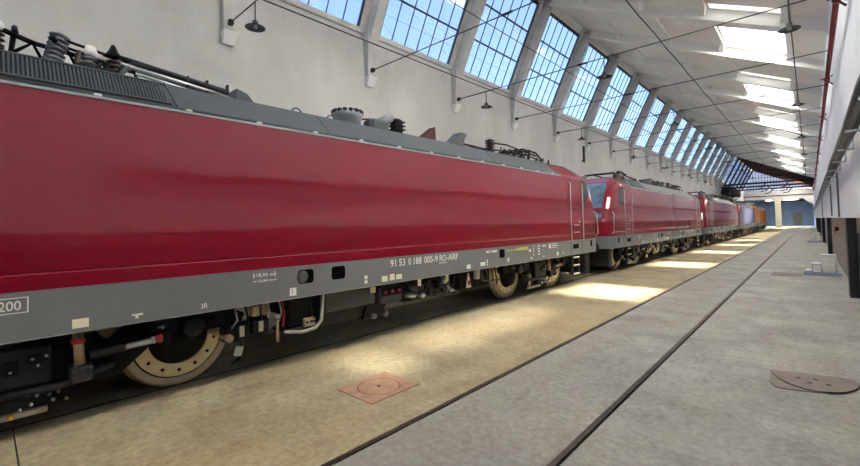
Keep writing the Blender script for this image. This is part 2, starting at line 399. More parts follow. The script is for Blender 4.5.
b = MB(); b.box(XW+.02, XW+1.3, 83.2, 97, 6.2, 7.4); gal = b.build('steel_gallery', 'soot')
tag(gal, 'sooty black steel gallery box on far end of left wall', 'gallery')
for y in (84.5, 90, 95.5): MB().tube([(XW+.1, y, 5.0), (XW+1.2, y, 6.2)], .08).build('bracket', 'dark_steel', gal)
# end portal: wall with a column and openings
wb = MB(); wb.box(XW, XR, Y2, Y2+.5, 6.1, 8.0)
wb = struct(wb.build('wall_portal', 'concrete_grey'), 'pale lintel wall across the far end of the hall', 'wall')
MB().box(XW, XR, Y2-.1, Y2+.0, 6.75, 6.95).build('ledge', 'dark_steel', wb)
c = MB(); c.bbox(-5.5, -4.5, Y2-.2, Y2+.6, 0, 5.6, .06); c.loft([[(-5.5, Y2-.2, 5.55), (-4.5, Y2-.2, 5.55), (-4.5, Y2+.5, 5.55), (-5.5, Y2+.5, 5.55)], [(-6.3, Y2-.2, 6.1), (-3.7, Y2-.2, 6.1), (-3.7, Y2+.5, 6.1), (-6.3, Y2+.5, 6.1)]], True, True)
tag(c.build('column', 'pale_part'), 'pale yellowish concrete column standing at far end of hall', 'column')
c = MB(); c.loft([[(XR, Y2, 4.6), (XR+.3, Y2, 4.6), (XR+.3, Y2+.5, 4.6), (XR, Y2+.5, 4.6)], [(-1.0, Y2, 6.1), (XR+.3, Y2, 6.1), (XR+.3, Y2+.5, 6.1), (-1.0, Y2+.5, 6.1)]], True, True); c.build('haunch', 'concrete_grey', wb)
# glazed gable over the portal
gw = empty('window_30', (0, Y2+.2, 8)); struct(gw, 'wide steel-barred glazed gable above the far lintel', 'window')
gm = MB(); gp = MB()
for i in range(23):
    x = XW+.3+i*.5
    zt = min(12.4, rp(max(x, -8.9), 0, SH).z) if x > -8.95 else 8.55+(x-XW)*2.05
    if zt > 8.2: gm.box(x-.04, x+.04, -.05, .05, 0, zt-8)
for z in (.06, 1.0, 2.0, 3.0): gm.box(XW, rp(0,0).x if z < .1 else max(-9, RT.x+(12.7-8-z)/.475), -.04, .04, z-.04, z+.04)
stuff(gm.build('glazing_bar', 'rust_steel', gw)); v = [(XW, .0, 0), (XR, .0, 0), (XR, 0, .2), (-8.9, 0, 4.7)]
gp.loft([v, [(x, y+.01, z) for x, y, z in v]], True, True); gp.build('pane', 'dirty_glass', gw)
# dark back hall
bk = MB(); bk.box(XW-.3, XR+.6, Y3, Y3+.3, 0, 6.6); struct(bk.build('wall_back', 'blue_wall'), 'dim blue back wall beyond the far opening', 'wall')
bk = MB(); bk.box(XW-.3, XR+.6, Y2+.5, 128, 6.4, 6.6); bk.box(XW-.3, XR+.6, 134, Y3, 6.4, 6.6); bk.box(XW-.3, -8, 128, 134, 6.4, 6.6); bk.box(-2, XR+.6, 128, 134, 6.4, 6.6); struct(bk.build('ceiling', 'soot'), 'dark ceiling of the back room', 'ceiling')
for n_, x in (('wall_back_left', XW-.3), ('wall_back_right', XR)): struct(MB().box(x, x+.3, Y2+.5, Y3, 0, 6.4).build(n_, 'blue_wall'), 'dim blue side wall of the back room, ' + ('left' if 'left' in n_ else 'right'), 'wall')
struct(MB().box(-8, -2, 128, 134, 6.5, 6.51).build('window_80', 'diffuse_skylight'), 'added unseen rooflight brightening the back room', 'window')  # unseen opening, added to bring light onto the blue back wall
d = MB().box(-3.4, -1.6, Y3-.08, Y3, 0, 3.4).build('door_1', 'cable_grey'); struct(d, 'grey door in the dim back wall', 'door')

# ------------------------------------------------------------------ tie rods, wires, lamps
for k, y in enumerate(FR):
    if y < 3: continue
    e = empty('tie_rod', (XW+.2, y, 7.24))
    tag(e, 'thin steel tie rod spanning the hall, %s in the row' % ORD[k-4 if k >= 4 else 0], 'tie rod', 'steel tie rods')
    MB().cyl((0, 0, 0), (XR-.02-XW-.2, 0, 0), .016, 6).build('rod', 'dark_steel', e)
    MB().cyl((5.1, 0, 0), (5.4, 0, 0), .035, 6).build('turnbuckle', 'dark_steel', e)
    MB().box(-.04, .10, -.05, .05, -.06, .06).build('anchor', 'dark_steel', e)
lampm = [MB().lathe((0, 0, 0), (0, 0, 1), [(.015, .55), (.015, .12), (.06, .11), (.07, .03), (.21, -.03), (.225, -.05), (.20, -.05), (.05, .02), (.0, .02)], 16).mesh('shade', 'lamp_black'),
         MB().lathe((0, 0, 0), (0, 0, 1), [(0.0, -.07), (.05, -.05), (.055, .0), (0, .015)], 10).mesh('bulb', 'lamp_lens')]
rows = ((-9.2, 'by the left wall'), (-4.65, 'over the middle'), (-.2, 'on the right'))
n_l = 0
for x, where in rows:
    for i in range(7):
        y = 4.2+9.2*i
        if y > 62 or (i == 0 and x > -9): continue
        z = 7.24-.57
        e = empty('pendant_lamp', (x, y, z)); tag(e, 'small black dish lamp hanging %s, %s in its line' % (where, ORD[i]), 'lamp', 'pendant lamps')
        inst('shade', lampm[0], e); inst('bulb', lampm[1], e)
def cable(name, pts, r, m, label, cat='cable'):
    o = MB().tube(pts, r, 6).build(name, m); tag(o, label, cat); return o
cable('power_cable', [(-4.75, y, rp(-4.75, 0, -.05).z-(.06 if i % 2 else 0)) for i, y in enumerate([Y0+2+2.3*j for j in range(41)])], .025, 'dark_steel', 'black cable running along the roof beams above the track')
cable('power_cable', [(-.2, y, 7.50+(.0 if i % 2 else .03)) for i, y in enumerate([Y0+2+2.3*j for j in range(41)])], .018, 'dark_steel', 'thin black cable carrying the right-hand lamps')
cable('wire', [(-10.3, Y0+.2, 8.0), (-10.3, Y1, 8.0)], .018, 'dark_steel', 'long taut wire just below the sill of the sloped windows', 'wire')
cable('wire', [(-8.0, Y0+.2, 9.0), (-8.0, Y1, 9.0)], .014, 'dark_steel', 'long taut wire stretched in front of the sloped windows', 'wire')
o = MB().box(XW, XW+.1, 26.6, 26.75, 6.0, 7.0); o.box(XW, XW+.06, 26.45, 26.9, 5.95, 6.05); tag(o.build('cable_stub', 'dark_steel'), 'short dark vertical pipe fixed to the left wall', 'pipe')
# red sprinkler pipe on the right
rpz = 5.92
e = empty('red_pipe', (.5, 0, rpz)); tag(e, 'dark red pipe running along the top of the right wall', 'pipe')
MB().cyl((0, 1, 0), (0, Y1, 0), .05, 10).build('pipe', 'red_pipe', e)
for i in range(13):
    y = 10.9+4.6*i if i else 10.9
    y = 4.5+5.9*i
    b = MB(); b.cyl((0, y-.06, 0), (0, y+.06, 0), .068, 10); b.build('collar', 'red_pipe', e)
    MB().tube([(-.12, y, .02), (.125, y, .10)], .018).build('bracket', 'red_pipe', e); MB().tube([(0, y, -.02), (.12, y, -.16)], .02).build('bracket', 'red_pipe', e)
# cable ladder
e = empty('cable_ladder', (.5, 0, 3.33)); tag(e, 'grey cable ladder with bundled cables along the right wall', 'cable tray')
b = MB()
for q, (dx, dz, r_) in enumerate(((0, 0, .045), (-.05, .05, .035), (.05, .06, .03), (-.03, .12, .03), (.04, -.05, .03))):
    pts = [(dx+.012*math.sin(i*1.7+q), 2+2.2*i, dz+.018*math.sin(i*2.3+q*2)) for i in range(44)]
    MB().tube(pts, r_, 6).build('cable', 'cable_grey', e)
for i in range(40):
    y = 4.+2.3*i; b = MB(); b.box(-.08, .148, y-.02, y+.02, -.10, -.07); b.box(.02, .148, y-.015, y+.015, .15, .18); b.box(.12, .148, y-.02, y+.02, -.10, .18); b.build('bracket', 'galvanised', e)
for y, z0 in ((17., 2.0), (22.5, 2.05), (39., 2.0)):
    tag(MB().cyl((XR-.03, y, z0), (XR-.03, y, 3.3), .022, 8).build('conduit', 'cable_grey'), 'thin vertical conduit dropping from the cable ladder, %s' % {17.: 'nearest', 22.5: 'middle', 39.: 'farthest'}[y], 'pipe')
e = empty('hydrant_valve', (XR+.17, 23., 1.5)); tag(e, 'small red valve wheel on the recessed right wall', 'valve')
MB().cyl((-.12, 0, 0), (0, 0, 0), .03, 8).build('stem', 'black_paint', e); MB().lathe((-.12, 0, 0), (1, 0, 0), [(.13, -.02), (.15, 0), (.13, .02), (.09, .02), (.09, -.02)], 14).build('wheel', 'decal_red', e); MB().bbox(-.12, 0, .35, .6, -.06, .1).build('box', 'black_paint', e)

# ------------------------------------------------------------------ floor things
def hatch():
    e = empty('manhole_cover', (-4.035, 3.37, .0)); tag(e, 'square rust-pink manhole cover with round lid in the sunlit floor', 'manhole cover')
    n = 32; h = .335; hy = .39; r = .27
    def sq(a):
        c, s_ = math.cos(a), math.sin(a); k = min(h/abs(c) if abs(c) > 1e-6 else 9, hy/abs(s_) if abs(s_) > 1e-6 else 9); return (c*k, s_*k)
    A = sorted([2*PI*i/n for i in range(n)]+[math.atan2(hy*sy, h*sx) % (2*PI) for sx in (-1, 1) for sy in (-1, 1)])
    b = MB(); b.loft([[(*sq(a), .001) for a in A], [(*sq(a), .010) for a in A], [(math.cos(a)*r, math.sin(a)*r, .010) for a in A], [(math.cos(a)*r, math.sin(a)*r, .002) for a in A]])
    b.build('frame', 'hatch_rust', e)
    MB().lathe((0, 0, .001), (0, 0, 1), [(r-.011, 0), (r-.011, .008), (r-.02, .010), (.05, .011), (.045, .011), (0, .011)], 32).build('lid', 'hatch_rust', e)
    MB().lathe((0, 0, .012), (0, 0, 1), [(.025, 0), (.02, .012), (0, .014)], 10).build('knob', 'hatch_brown', e)
    MB().lathe((0, 0, .0005), (0, 0, 1), [(r+.01, 0), (r+.01, .001), (0, .001)], 32).build('well', 'groove_dark', e)
hatch()
e = empty('drain_cover', (-.05, 6.85, 0)); tag(e, 'brown half-round steel drain cover with four small holes', 'drain cover')
P = [(-.40, .16), (.34, .31)]
pts = [(-.40, .14), (.34, .31)]+[(.40*math.cos(t)+.0, .20+.60*math.sin(t)) for t in [-.05-i*(PI-.35)/14 for i in range(15)]]
MB().loft([[(x, y, .012) for x, y in pts], [(x, y, .026) for x, y in pts]], True, True).build('plate', 'hatch_brown', e)
pts = [(-.42, .17), (.05, .24), (.05, -.40), (-.12, -.46), (-.30, -.50), (-.35, -.45), (-.40, -.30)]
MB().loft([[(x, y, .001) for x, y in pts], [(x, y, .011) for x, y in pts]], True, True).build('patch', 'hatch_patch', e)
for x, y in ((-.14, -.02), (.02, .03), (-.03, -.15), (.13, -.10)): MB().lathe((x, y, .0262), (0, 0, 1), [(.024, 0), (.024, .0015), (0, .0015)], 10).build('hole', 'groove_dark', e)
b = MB().bbox(-.40, .40, -.55, .55, 0, .008, .004); o = b.build('floor_plate', 'hatch_patch'); o.location = (-.70, 19.4, .001); tag(o, 'dull grey rectangular steel plate flush with the floor by the stand', 'plate')
o = MB().bbox(-.35, .35, -.02, .02, 0, .02, .005).build('white_streak', 'decal_white'); o.location = (-4.2, 19.0, .001); o.rotation_euler.z = .5; tag(o, 'thin white paint streak on floor between train and rail', 'strip')  # thin raised bar standing for a white paint streak
def stand(loc, label):
    e = empty('step_stand', loc); tag(e, label, 'stand', 'pale stepped stands')
    for y in (-.25, .25):
        MB().bbox(-.48, .5, y-.035, y+.035, .0, .07, .01).build('base_rail', 'blue_steel', e)
        b = MB(); b.tube([(-.24, y, .07), (-.24, y, .38)], .018); b.tube([(0, y, .07), (0, y, .68)], .018); b.tube([(.36, y, .07), (.36, y, .68)], .018); b.build('upright', 'galvanised', e)
    MB().bbox(-.26, .02, -.28, .28, .37, .41, .008).build('tread', 'galvanised', e); MB().bbox(-.02, .38, -.28, .28, .67, .71, .008).build('tread', 'galvanised', e); MB().bbox(-.42, -.24, -.28, .28, .12, .16, .008).build('tread', 'galvanised', e)
stand((.22, 19.8, 0), 'pale blue stepped steel stand by the right wall, nearer one'); stand((.2, 47., 0), 'pale blue stepped steel stand by the right wall, farther one')

# ------------------------------------------------------------------ locomotive
def text_mesh(txt, size, m, ext=.002):
    cu = bpy.data.curves.new('t', 'FONT'); cu.body = txt; cu.size = size; cu.extrude = ext; cu.resolution_u = 3; cu.offset = .012
    ob = bpy.data.objects.new('t', cu); COL.objects.link(ob)
    dg = bpy.context.evaluated_depsgraph_get(); me = bpy.data.meshes.new_from_object(ob.evaluated_get(dg))
    bpy.data.objects.remove(ob); bpy.data.curves.remove(cu)
    me.materials.clear(); me.materials.append(MATS[m]); me.name = 'lettering'; return me
HW = 1.49
def corner(W, wf, L, dl):
    A, B, C = Vector((W, 8.40)), Vector((W-.03, L-.02)), Vector((wf, L))
    return [((1-t)**2*A.x+2*t*(1-t)*B.x+t*t*C.x, (1-t)**2*A.y+2*t*(1-t)*B.y+t*t*C.y-dl) for t in (.2, .4, .6, .8, 1.)]
def outline(z, dl, W, wf=1.14, L=8.86):
    """plan outline of the body at one height, nose set back by dl"""
    q = [(W, 8.40-dl)]+corner(W, wf, L, dl)
    R = q+[(-x, y) for x, y in reversed(q)]
    return [(x, y, z) for x, y in R]+[(-x, -y, z) for x, y in R]
def half(z, dl, W, y0, sg, wf=1.14, L=8.86):
    q = [(W, y0), (W, max(y0+.05, 8.40-dl))]+corner(W, min(wf, W-.2), L, dl)
    return [(x, sg*y, z) for x, y in q]+[(-x, sg*y, z) for x, y in reversed(q)]
def DL(z): 
    T = [(0, 0), (2.0, 0), (2.5, .12), (2.94, .36), (3.21, .58), (3.40, .80), (3.6, 1.10), (3.79, 1.5), (3.86, 1.8)]
    for (a, u), (b_, v) in zip(T[:-1], T[1:]):
        if z <= b_: return u+(v-u)*(z-a)/(b_-a)
def loco_build():
    root = empty('locomotive', (0, 0, 0))
    # skirt
    MB().loft([outline(z, 0, w_) for z, w_ in ((1.0, HW-.012), (1.015, HW), (1.46, HW))], True, True).build('skirt', 'loco_grey', root)
    body = MB().loft([outline(z, DL(z), w_) for z, w_ in ((1.462, HW), (1.61, HW), (1.625, HW-.012), (1.64, HW), (2.0, HW+.002), (2.5, HW+.003), (2.94, HW+.003), (3.21, HW+.002), (3.39, HW))], True, True).build('side_body', 'loco_red', root)
    MB().box(HW-.01, HW-.001, -5.9, 5.9, 1.005, 1.012).build('skirt_edge', 'gutter_alu', root)
    MB().box(-1.12, 1.12, -6.3, 5.8, 3.39, 3.70).build('roof_deck', 'roof_deck', root)
    # gutter with clips
    for sx in (1, -1):
        b = MB(); b.box(min(sx*(HW-.06), sx*(HW+.012)), max(sx*(HW-.06), sx*(HW+.012)), -6.45, 5.95, 3.39, 3.415); g = b.build('gutter', 'gutter_alu', root)
        if sx == 1:
            cm = MB().bbox(-.03, .02, -.035, .035, 0, .03, .008).mesh('gutter_clip', 'clip_white')
            for i in range(14): inst('gutter_clip', cm, g, (HW-.01, -5.72+i*.86, 3.415))
    # sloped roof fairing panels
    def fair(ya, yb, sl0=0, sl1=0, parent=root, m='roof_grey', dx=0., z0=3.45, x0=HW-.03, z1=3.80, x1=1.14):
        for sx in (1, -1):
            b = MB()
            pr = [(x0+dx, z0), (x1+dx, z1), (x1-.12, z1), (x1-.12, 3.5), (x0-.1, z0-.01)]
            b.loft([[(sx*x, ya+(sl0*(z-3.45)/.35), z) for x, z in pr], [(sx*x, yb+(sl1*(z-3.45)/.35), z) for x, z in pr]], True, True)
            b.build('roof_fairing', m, parent)
    for ya, yb, a_, b_ in ((-6.45, -4.12, .33, -.06), (-4.105, -2.02, -.06, -.05), (-2.005, 2.6, -.05, -.05), (2.615, 5.95, -.05, -.33)): fair(ya, yb, a_, b_)
    MB().box(-HW+.05, HW-.035, -6.45, 5.95, 3.40, 3.46).build('gutter_shadow_gap', 'roof_deck', root)
    # louvre grille on the rear fairing, right side
    lo = MB(); nrm = Vector((.35, 0, .32)).normalized()
    def fp(t, y, d): return Vector((HW-.03-t*.32, y, 3.45+t*.35))+nrm*d
    v = [fp(.12, -6.08, .002), fp(.12, -4.19, .002), fp(.88, -4.24, .002), fp(.88, -5.85, .002)]
    lo.loft([v, [p+nrm*.004 for p in v]], True, True); lb = lo.build('louvre', 'bogie_black', root)
    sb_ = MB()
    for i in range(58):
        y = -6.06+i*.0325; yo = .012
        if i < 8: t1 = .12+.76*min(1, (i+1)/8)
        else: t1 = .88
        sb_.obox((fp(.12, y, .012)+fp(t1, y-.03*0, .012))/2, Vector((0, .0078, 0)), (fp(t1, y, 0)-fp(.12, y, 0))/2, nrm*.010)
    stuff(sb_.build('louvre_slat', 'roof_grey', lb))
    for t in (.08, .92):
        sb_ = MB(); sb_.obox(fp(t, -5.1, .012), (0, .93, 0), (fp(1, 0, 0)-fp(0, 0, 0)).normalized()*.012, nrm*.014); sb_.build('louvre_rail', 'roof_grey', lb)
    # cabs
    for sg in (1, -1):
        R = [half(z, DL(z), w_, y0, sg) for z, w_, y0 in ((3.385, HW, 6.0), (3.46, HW-.02, 5.97), (3.62, HW-.17, 5.82), (3.79, 1.14, 5.66), (3.85, .95, 5.66)) for y0 in (y0 if sg > 0 else y0+.5,)]
        MB().loft(R, True, True).build('cab_roof', 'loco_red', root)
        # windscreen
        def fpn(x, z, d=.012):
            return Vector((x, sg*(8.86-DL(z)+d), z))
        zz = (2.15, 2.6, 2.94, 3.21, 3.36, 3.54)
        MB().loft([[fpn(-ww, z), fpn(ww, z), fpn(ww, z, -.05), fpn(-ww, z, -.05)] for z in zz for ww in (1.12 if z < 3.45 else 1.0,)], True, True).build('windscreen', 'windscreen', root)
        MB().box(-.012, .012, min(sg*8.5, sg*8.60), max(sg*8.5, sg*8.60), 2.28, 2.5).build('wiper', 'bogie_black', root)
        for x in (-.72, .72):
            MB().lathe((x, sg*8.84, 1.72), (0, sg, 0), [(.10, 0), (.10, .04), (.08, .045), (0, .045)], 14).build('headlight', 'lamp_lens', root)
            bf = MB().lathe((x*1.21, sg*8.84, 1.06), (0, sg, 0), [(.16, 0), (.16, .06), (.10, .07), (.10, .38), (.085, .38), (.085, .52), (.24, .53), (.24, .56), (.15, .59), (0, .60)], 18).build('buffer', 'bogie_black', root)
        MB().box(-.14, .14, min(sg*8.8, sg*9.15), max(sg*8.8, sg*9.15), .92, 1.14).build('coupling_hook', 'bogie_black', root)
        for x in (-.45, .45): MB().tube([(x, sg*8.85, 1.3), (x, sg*9.05, 1.05), (x, sg*9.1, .7), (x*.8, sg*9.0, .55)], .03).build('brake_hose', 'bogie_black', root)
        MB().bbox(-1.25, 1.25, min(sg*8.2, sg*8.55), max(sg*8.2, sg*8.55), .28, .98, .04).build('rail_guard', 'bogie_grey', root)
        MB().tube([(HW-.05, sg*8.66, 1.55), (HW+.03, sg*8.67, 1.62), (HW+.03, sg*8.60, 2.30), (HW-.06, sg*8.52, 2.38)], .016).build('corner_handrail', 'handrail', root)
        # door, side window, handrails (right side)
        ya, yb = sorted((sg*6.58, sg*7.30))
        d = MB(); d.box(HW-.03, HW+.007, ya, yb, 1.50, 3.34); d = d.build('cab_door', 'loco_red', root)
        MB().bbox(HW+.005, HW+.05, (ya+yb)/2+.18, (ya+yb)/2+.26, 2.0, 2.05, .01).build('door_handle', 'silver', d)
        for y in (ya-.045, yb+.045):
            MB().box(HW-.005, HW+.003, y-.010, y+.010, 1.06, 3.36).build('door_seam', 'bogie_black', d)
        for y in (sg*6.50, sg*7.40):
            MB().tube([(HW-.01, y, 1.42), (HW+.05, y, 1.46), (HW+.05, y, 3.20), (HW-.01, y, 3.25)], .016).build('handrail', 'handrail', root)
        for z in (1.92, 1.70): MB().tube([(HW+.0, sg*6.78, z), (HW+.04, sg*6.82, z), (HW+.04, sg*7.12, z), (HW, sg*7.16, z)], .012).build('door_grip', 'handrail', d)
        wpts = [(7.48, 2.70), (7.82, 2.72), (7.93, 2.86), (7.86, 3.20), (7.66, 3.30), (7.48, 3.30)]
        MB().loft([[(HW-.02, sg*y, z) for y, z in wpts], [(HW+.008, sg*y, z) for y, z in wpts]], True, True).build('side_window', 'cab_glass', root)
        cy, cz = 7.68, 3.0
        fr = MB(); o_ = [(cy+(y-cy)*1.12, cz+(z-cz)*1.1) for y, z in wpts]
        fr.loft([[(HW-.02, sg*y, z) for y, z in o_], [(HW+.006, sg*y, z) for y, z in o_], [(HW+.006, sg*y, z) for y, z in wpts]]); fr.build('window_frame', 'bogie_black', root)
        # step recess (its shade painted as a black plate) + ladder
        ya, yb = sorted((sg*6.68, sg*7.10)); MB().bbox(HW-.04, HW+.004, ya, yb, 1.19, 1.33, .003).build('step_recess', 'void_black', root)
        ld = MB().box(HW-.06, HW-.02, sg*6.66-.02, sg*6.66+.02, .38, 1.02).build('step_ladder', 'bogie_grey', root); MB().box(HW-.06, HW-.02, sg*7.12-.02, sg*7.12+.02, .38, 1.02).build('ladder_rail', 'bogie_grey', ld)
        for z in (.42, .68, .92): MB().box(HW-.16, HW+.0, ya, yb, z-.015, z+.015).build('tread', 'bogie_grey', ld); 
        for z in (.42, .68, .92): MB().box(HW-.005, HW+.008, ya, yb, z-.018, z+.018).build('tread_edge', 'pale_part', ld)
        # small plate on cab skirt, black for the shade in the lamp recess
        ya, yb = sorted((sg*8.03, sg*8.18)); MB().bbox(HW-.02, HW+.003, ya, yb, 1.2, 1.4, .002).build('lamp_recess', 'void_black', root)
    # wheels
    rim = MB().lathe((0, 0, 0), (1, 0, 0), [(.30, -.10), (.50, -.13), (.655, -.13), (.655, -.10), (.625, -.085), (.62, .0), (.605, .012), (.535, .012), (.525, .0), (.525, -.02), (.30, -.02)], 40).mesh('wheel', 'rim_bronze')
    gap = MB().lathe((0, 0, 0), (1, 0, 0), [(.53, -.015), (.53, -.010), (0, -.010)], 36).mesh('web', 'bogie_black')
    b = MB(); b.lathe((0, 0, 0), (1, 0, 0), [(.345, -.015), (.345, .018), (.355, .022), (.495, .022), (.508, .016), (.508, -.015)], 40); disc = b.mesh('brake_disc', 'disc_beige')
    b = MB()
    for i in range(14): a = 2*PI*(i+.5)/14; b.lathe((.0222, .43*math.cos(a), .43*math.sin(a)), (1, 0, 0), [(.022, 0), (.022, .0012), (0, .0012)], 8)
    holes = b.mesh('bolt_hole', 'bogie_black')
    axb = MB().lathe((0, 0, 0), (1, 0, 0), [(.36, -.008), (.355, .0), (.30, .05), (.29, .12), (.22, .14), (.12, .15), (.10, .18), (0, .18)], 24).mesh('axle_box', 'bogie_black')
    axle = MB().cyl((-.75, 0, 0), (.75, 0, 0), .10, 12).mesh('axle', 'bogie_black')
    for bc in (-5.22, 5.22):
        sgb = 1 if bc > 0 else -1
        for dy in (-1.3, 1.3):
            for sx in (1, -1):
                w_ = inst('wheel', rim, root, (sx*.81, bc+dy, .64), (0, 0, 0 if sx == 1 else PI))
                inst('web', gap, w_); inst('brake_disc', disc, w_); inst('axle_box', axb, w_)
                if sx == 1: stuff(inst('bolt_hole', holes, w_))
            inst('axle', axle, root, (0, bc+dy, .64))
        # bogie frame
        fr = MB()
        for sx in (1, -1):
            pr = [(-2.0, .86), (-1.8, .98), (-.75, .98), (-.55, .80), (.55, .80), (.75, .98), (1.8, .98), (2.0, .86), (1.95, .74), (.95, .70), (.62, .42), (-.62, .42), (-.95, .70), (-1.95, .74)]
            xa, xb = sorted((sx*.98, sx*1.16)); fr.loft([[(xa, bc+y, z) for y, z in pr], [(xb, bc+y, z) for y, z in pr]], True, True)
        fr.box(-1.0, 1.0, bc-.55, bc+.55, .42, .74)
        fr = fr.build('bogie_frame', 'bogie_black', root)
        X = 1.18
        for y in (-.28, .28):
            pts = [(X+.0+.10*math.cos(t), bc+y+.10*math.sin(t), .80+.024*t/PI) for t in [i*PI/5 for i in range(44)]]
            MB().tube(pts, .016, 5).build('coil_spring', 'bogie_grey', fr)
        for y in (-1.62, -.98, .98, 1.62):
            b = MB(); [b.cyl((X-.02, bc+y, z), (X-.02, bc+y, z+.022), .085, 10) for z in (.80, .84, .88, .92)]; b.build('primary_spring', 'bogie_grey', fr)
        # yaw damper with silver tube and red and white ends
        dm = MB(); dm.cyl((1.30, bc+.62, .735), (1.30, bc+.90, .752), .036, 12); dm.build('damper', 'silver', fr)
        MB().cyl((1.30, bc+.34, .718), (1.30, bc+.63, .736), .048, 12).build('damper_sleeve', 'bogie_grey', fr)
        MB().cyl((1.30, bc+.885, .752), (1.30, bc+.915, .754), .042, 10).build('damper_clip', 'decal_white', fr)
        MB().cyl((1.30, bc+.92, .754), (1.30, bc+.99, .758), .045, 10).build('damper_end', 'decal_red', fr)
        MB().bbox(1.1, 1.32, bc+.985, bc+1.08, .66, .84, .02).build('damper_bracket', 'bogie_black', fr)
        # vertical damper
        MB().cyl((1.28, bc+.26, .64), (1.28, bc+.24, .97), .045, 12).build('vertical_damper', 'tan_part', fr)
        MB().cyl((1.28, bc+.246, .86), (1.28, bc+.243, .91), .06, 12).build('damper_band', 'decal_red', fr)
        b = MB(); b.bbox(1.12, 1.36, bc+.18, bc+.36, .47, .63, .02); b.build('damper_foot', 'bogie_grey', fr)
        for y in (.2, .27, .34): MB().cyl((1.36, bc+y, .6), (1.38, bc+y, .6), .012, 6).build('bolt', 'box_grey', fr)
        b = MB(); b.bbox(1.17, 1.30, bc-.62, bc+.04, .52, .92, .03); b.build('suspension_box', 'bogie_grey', fr)
        b = MB(); b.bbox(1.30, 1.34, bc-.14, bc-.03, .74, .84, .01); b.bbox(1.30, 1.34, bc+-.30, bc-.19, .66, .80, .01); b.build('terminal_box', 'bogie_black', fr)
        for y, z in ((-.10, .79), (-.06, .72), (-.25, .70), (.0, .8)): MB().lathe((1.32, bc+y, z), (1, 0, 0), [(.013, 0), (.013, .02), (0, .024)], 8).build('bolt', 'silver', fr)
        b = MB(); b.tube([(1.2, bc-1.2, .52), (1.22, bc-.5, .47), (1.22, bc+.1, .45), (1.15, bc+.55, .55)], .045); b.build('traction_rod', 'bogie_grey', fr)
        b = MB(); b.bbox(1.08, 1.22, bc-.34, bc+.16, .29, .42, .02); b.build('brake_bracket', 'bogie_black', fr)
        for y, z in ((-.13, .42), (-.06, .41), (.03, .39), (.1, .40), (-.1, .33), (.06, .33), (.16, .31), (-.18, .30)): MB().lathe((1.21, bc+y, z), (1, 0, 0), [(.017, 0), (.017, .03), (.008, .04), (0, .04)], 8).build('bolt', random.choice(['silver', 'box_grey', 'tan_part']), fr)
        g = MB(); g.bbox(1.06, 1.12, bc-.66, bc+.03, .19, .25, .01); g.build('guard_bar', 'pale_part', fr)
        MB().lathe((1.12, bc-.235, .22), (1, 0, 0), [(.028, 0), (.028, .006), (0, .006)], 12).build('guard_mark', 'orange_mark', fr)
        # brake units and pipes around each wheel
        for dy in (-1.3, 1.3):
            s_ = 1 if dy*sgb < 0 else -1
            b = MB(); b.bbox(1.0, 1.22, bc+dy+s_*.52-.10, bc+dy+s_*.52+.10, .50, .72, .03); b.build('brake_unit', 'bogie_grey', fr)
            MB().cyl((1.05, bc+dy+s_*.46, .58), (1.28, bc+dy+s_*.46, .58), .05, 10).build('brake_cylinder', 'tan_part', fr)
            MB().tube([(1.12, bc+dy+s_*.62, .9), (1.18, bc+dy+s_*.66, .55), (1.0, bc+dy+s_*.70, .22), (.86, bc+dy+s_*.66, .12)], .022).build('sand_pipe', 'bogie_grey', fr)
            MB().obox((1.15, bc+dy+s_*.62, .36), (0, .018, .06), (0, .05, -.012), (.015, 0, 0)).build('brake_shoe_tab', 'pale_part', fr)
            MB().lathe((1.16, bc+dy+.05, .80), (1, 0, 0), [(.13, 0), (.13, .06), (.09, .08), (0, .08)], 16).build('axle_sensor', 'bogie_grey', fr)
            MB().lathe((1.16, bc+dy-.30, .86), (1, 0, 0), [(.03, 0), (.03, .08), (0, .08)], 8).build('cable_gland', 'pale_part', fr)
    # underfloor equipment, right side
    def eq(name, m, x0, x1, y0, y1, z0, z1, c=.03): return MB().bbox(x0, x1, y0, y1, z0, z1, c).build(name, m, root)
    eq('transformer_tank', 'bogie_grey', -1.3, 1.20, -2.05, -.95, .45, 1.0, .05)
    eq('tank_cover', 'box_grey', 1.195, 1.26, -2.0, -1.0, .66, .98, .02)
    MB().tube([(1.3, -2.72, .52), (1.34, -2.45, .47), (1.36, -2.25, .5), (1.38, -2.16, .6), (1.38, -2.13, .99)], .028, 8).build('guard_pipe', 'guard_grey', root)
    o = eq('valve_box', 'tan_part', 1.2, 1.33, -2.42, -2.22, .52, .66, .02)
    for y in (-2.37, -2.30, -2.26): MB().cyl((1.33, y, .6), (1.345, y, .6), .02, 8).build('valve_cap', 'bogie_black', o)
    eq('filter_box', 'bogie_black', .9, 1.28, -2.65, -2.24, .55, .98)
    eq('filter_pan', 'bogie_grey', .9, 1.32, -2.72, -2.2, .50, .54, .015)
    MB().cyl((1.34, -2.84, .42), (1.34, -2.84, .74), .022, 8).build('drain_pipe', 'tan_part', root); MB().cyl((1.34, -2.84, .74), (1.34, -2.84, .80), .035, 8).build('drain_valve', 'silver', root)
    for y, z, m in ((-3.28, .60, 'bogie_grey'), (-3.02, .62, 'bogie_grey')): o = eq('air_dryer', m, .95, 1.26, y-.11, y+.11, z-.1, z+.16, .04); MB().bbox(1.26, 1.275, y-.05, y+.01, z-.03, z+.11, .003).build('plate', 'decal_cream', o)
    for y, z in ((-3.12, .88), (-2.98, .90)): MB().bbox(1.2, 1.3, y-.05, y+.05, z-.07, z+.07, .01).build('relay_box', 'tan_part', root)
    MB().tube([(1.25, -2.72, .96), (1.3, -2.72, .75), (1.3, -2.74, .6)], .018).build('air_pipe', 'decal_red', root)
